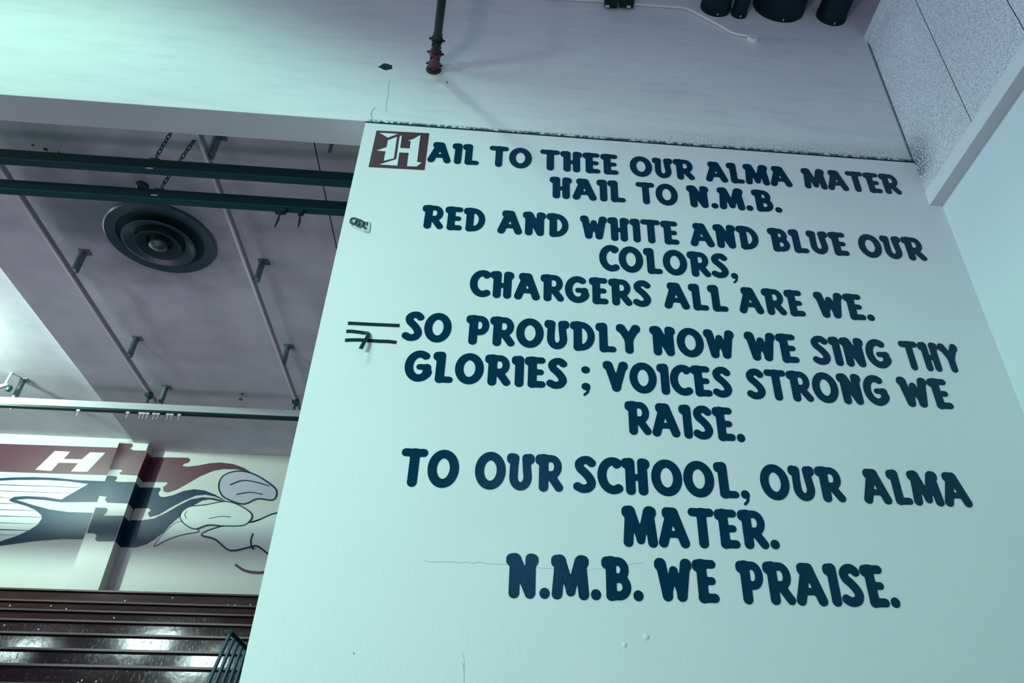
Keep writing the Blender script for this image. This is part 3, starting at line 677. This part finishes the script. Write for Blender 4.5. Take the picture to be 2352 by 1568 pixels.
mural('striped_wing', cA, ((LFT,540),(-100,492),(150,479),(400,479),(600,490),(795,516),(552,655),(400,632),(230,624),(130,630),(82,655),(100,675),(160,692),(240,715),(320,750),(372,795),(378,825),(340,880),(265,930),(165,978),(0,1033),(LFT,1110)), 3, m_pale)
mural('cream_streamer', cA, ((148,658),(250,650),(400,660),(550,680),(885,678),(842,775),(620,768),(450,745),(300,705)), 3, m_cream)
st_ = MB()
for y0, x1, y1, w in ((522,720,547,.016),(577,645,600,.012),(634,85,640,.011),(690,150,694,.014),(745,340,757,.014),(803,375,815,.016),(864,345,877,.012),(926,262,934,.022),(970,168,977,.010)):
    strip(st_, [atY(cA(LFT, y0-12), YF), atY(cA(0, y0), YF), atY(cA(x1, y1), YF)], [w, w, w*.5], 0, (0,-.0085,0))
link('wing_stripes', st_, m_mnavy, root)
# on the pier front
mural('pier_maroon', cA, ((1070,150),(1190,150),(1195,175),(1172,195),(1200,212),(1330,215),(1240,440),(1080,430),(1075,415),(1100,400),(1095,385),(985,383),(1055,195)), 1, m_mred, PY)
mural('pier_cream', cA, ((985,384),(1095,386),(1100,400),(1075,415),(1080,430),(1240,440),(1222,497),(1060,495),(1035,485),(1055,470),(1050,445),(962,440)), 1, m_cream, PY)
mural('pier_navy', cA, ((964,441),(1050,446),(1055,470),(1035,485),(1060,496),(1222,498),(1155,690),(965,682),(945,655),(960,630),(893,622)), 1, m_mnavy, PY)
mural('pier_navy', cA, ((862,725),(960,730),(972,750),(950,780),(930,800),(1112,800),(1030,1030),(875,1030),(857,1010),(870,975),(850,960),(783,957)), 1, m_mnavy, PY)
zs = [atY(cA(x, y), PY).z for x, y in ((1330,215),(1240,440),(1222,497),(1155,690),(1112,800),(1030,1030))]
for nm, z1, z0, mt in (('pier_maroon',zs[0],zs[1],m_mred),('pier_navy',zs[2],zs[3],m_mnavy),('pier_navy',zs[4],zs[5],m_mnavy)):
    link(nm, MB().box((PX1+.0005, PY+.001, z0), (PX1+.003, YF-.004, z1)), mt, root)
# right of the pier
mural('maroon_streamer', cB, ((402,205),(790,210),(815,225),(800,255),(750,270),(740,290),(790,295),(880,285),(1000,262),(1100,255),(1220,270),(1320,305),(1390,348),(1250,320),(1130,318),(1030,335),(900,390),(780,460),(680,515),(600,540),(560,530),(555,490),(600,455),(590,442),(400,440),(360,440)), 1, m_mred)
mural('navy_streamer', cB, ((350,492),(525,495),(535,510),(510,545),(525,578),(570,583),(650,565),(750,525),(850,508),(950,520),(1050,560),(1145,615),(1100,625),(1000,605),(930,615),(830,670),(750,740),(700,780),(620,850),(560,920),(480,980),(400,1030),(300,1060),(130,1058)), 1, m_mnavy)
mural('cream_streamer', cB, ((290,690),(420,690),(440,710),(410,735),(430,775),(520,750),(620,690),(750,620),(870,570),(960,562),(1050,580),(1140,620),(1030,592),(930,585),(820,605),(700,665),(580,735),(470,785),(350,805),(250,800)), 2, m_cream)
# abstract pale swooshes with dark outlines end the streamers
sw = [(sm([(1085,470),(1130,380),(1260,338),(1400,360),(1530,430),(1630,520),(1600,610),(1450,600),(1320,650),(1180,610),(1110,560)]), m_lav, .028),
      (sm([(470,1050),(590,900),(720,815),(860,880),(890,912),(740,940),(590,990)]), m_pale, .012),
      (sm([(1410,820),(1640,735),(1900,760),(1900,1400),(1560,1130),(1450,1050),(1370,1060),(1190,1090),(1050,985),(920,940),(1100,865)]), m_pale, .03),
      (sm([(720,760),(800,680),(960,660),(1160,628),(1310,680),(1400,760),(1330,850),(1150,860),(980,850),(860,888),(760,840)]), m_pale, .02)]
for k, (poly, mt, w) in enumerate(sw):
    mural('pale_swoosh', cB, poly, 3+k*2, mt); outline('swoosh_outline', cB, poly, 3+k*2+.4, w)
for k, (pl, w) in enumerate((([(1190,470),(1300,430),(1420,440),(1560,480)],.018), ([(1250,560),(1380,540),(1500,560)],.014), ([(990,790),(1100,770),(1200,775)],.012), ([(780,790),(765,750),(790,715)],.012), ([(1410,930),(1390,1000),(1400,1060),(1420,1080)],.03), ([(1240,1225),(1330,1280),(1450,1300),(1560,1290)],.04))):
    outline('swoosh_line', cB, cat(pl), 10, w, False, m_mred if k == 5 else m_mnavy)

# ------------------------------------------------------------------ bleachers
Y0, Z0, RUN, RISE = 14.0, 4.0, .62, .318
root = thing('bleachers', (-6.0, 11.0, 0.55), 'varnished dark wooden bleacher rows rising below the mural', 'bleachers')
TS = [.2857,.2727,.2622,.2509,.2365,.2194,.2023]
rows = [(Y0-RUN*i, TS[i]*(Y0-RUN*i)) for i in range(7)]
while rows[-1][0] > 9.2: rows.append((rows[-1][0]-RUN, rows[-1][1]-RISE))
for i, (y, z) in enumerate(rows):
    znext = rows[i+1][1] if i+1 < len(rows) else 0.55
    yb = rows[i-1][0]+.03 if i else PY-.01
    r_ = link('bench_row', MB().box((-15.9, y, max(.55, znext-.02)), (3.9, y+.035, z-.055)).box((-15.9, y+.055, z-.06), (3.9, yb, z-.005)), m_wood, root)
    link('nosing', MB().box((-15.9, y-.022, z-.026), (3.9, y+.054, z)), m_nose, r_)
    scr = MB()
    for k in range(5):
        xx = random.uniform(-8.5,-3.8); scr.lathe([(.012,0),(.01,-.003),(.001,-.004)], (xx, y-.0005, z-random.uniform(.08,.2)), 8, axis='y')
    link('screw_heads', scr, m_steel, r_)
# aisle guard in front of the rows
cH = cr(460,1420,10.59)
YN = 8.25
n0 = atY(cH(740,330), YN); f0 = cH(1120,740); v = ray(*f0); yfar = n0.z*v[1]/v[2]
fa = Vector((n0.x, yfar, n0.z))
root = thing('guard_rail', (n0.x, (YN+yfar)/2, .55), 'dark blue steel guard rail with five bars beside the wall edge', 'railing')
link('top_rail', MB().tube([n0+Vector((0,-.02,0)), n0, fa], .022, 12), m_tape, root, True)
m_bar = mat('blue_black_bar_paint', (0.012, 0.055, 0.10), 0.35, spec=.5)
bx = cH(195,1568)
for k, (tx, bxx) in enumerate(((735,195),(830,370),(925,545),(1020,705),(1100,850))):
    t = k/4*.97; top = n0.lerp(fa, t); low = atY(cH(bxx,1568), top.y)
    d = (low-top); L = (top.z-.55)/-d.z
    link('bar', MB().tube([top, top+d*L], .019, 10), m_bar, root, True)

for o in list(bpy.data.objects):
    if '_w' in o: del o['_w']
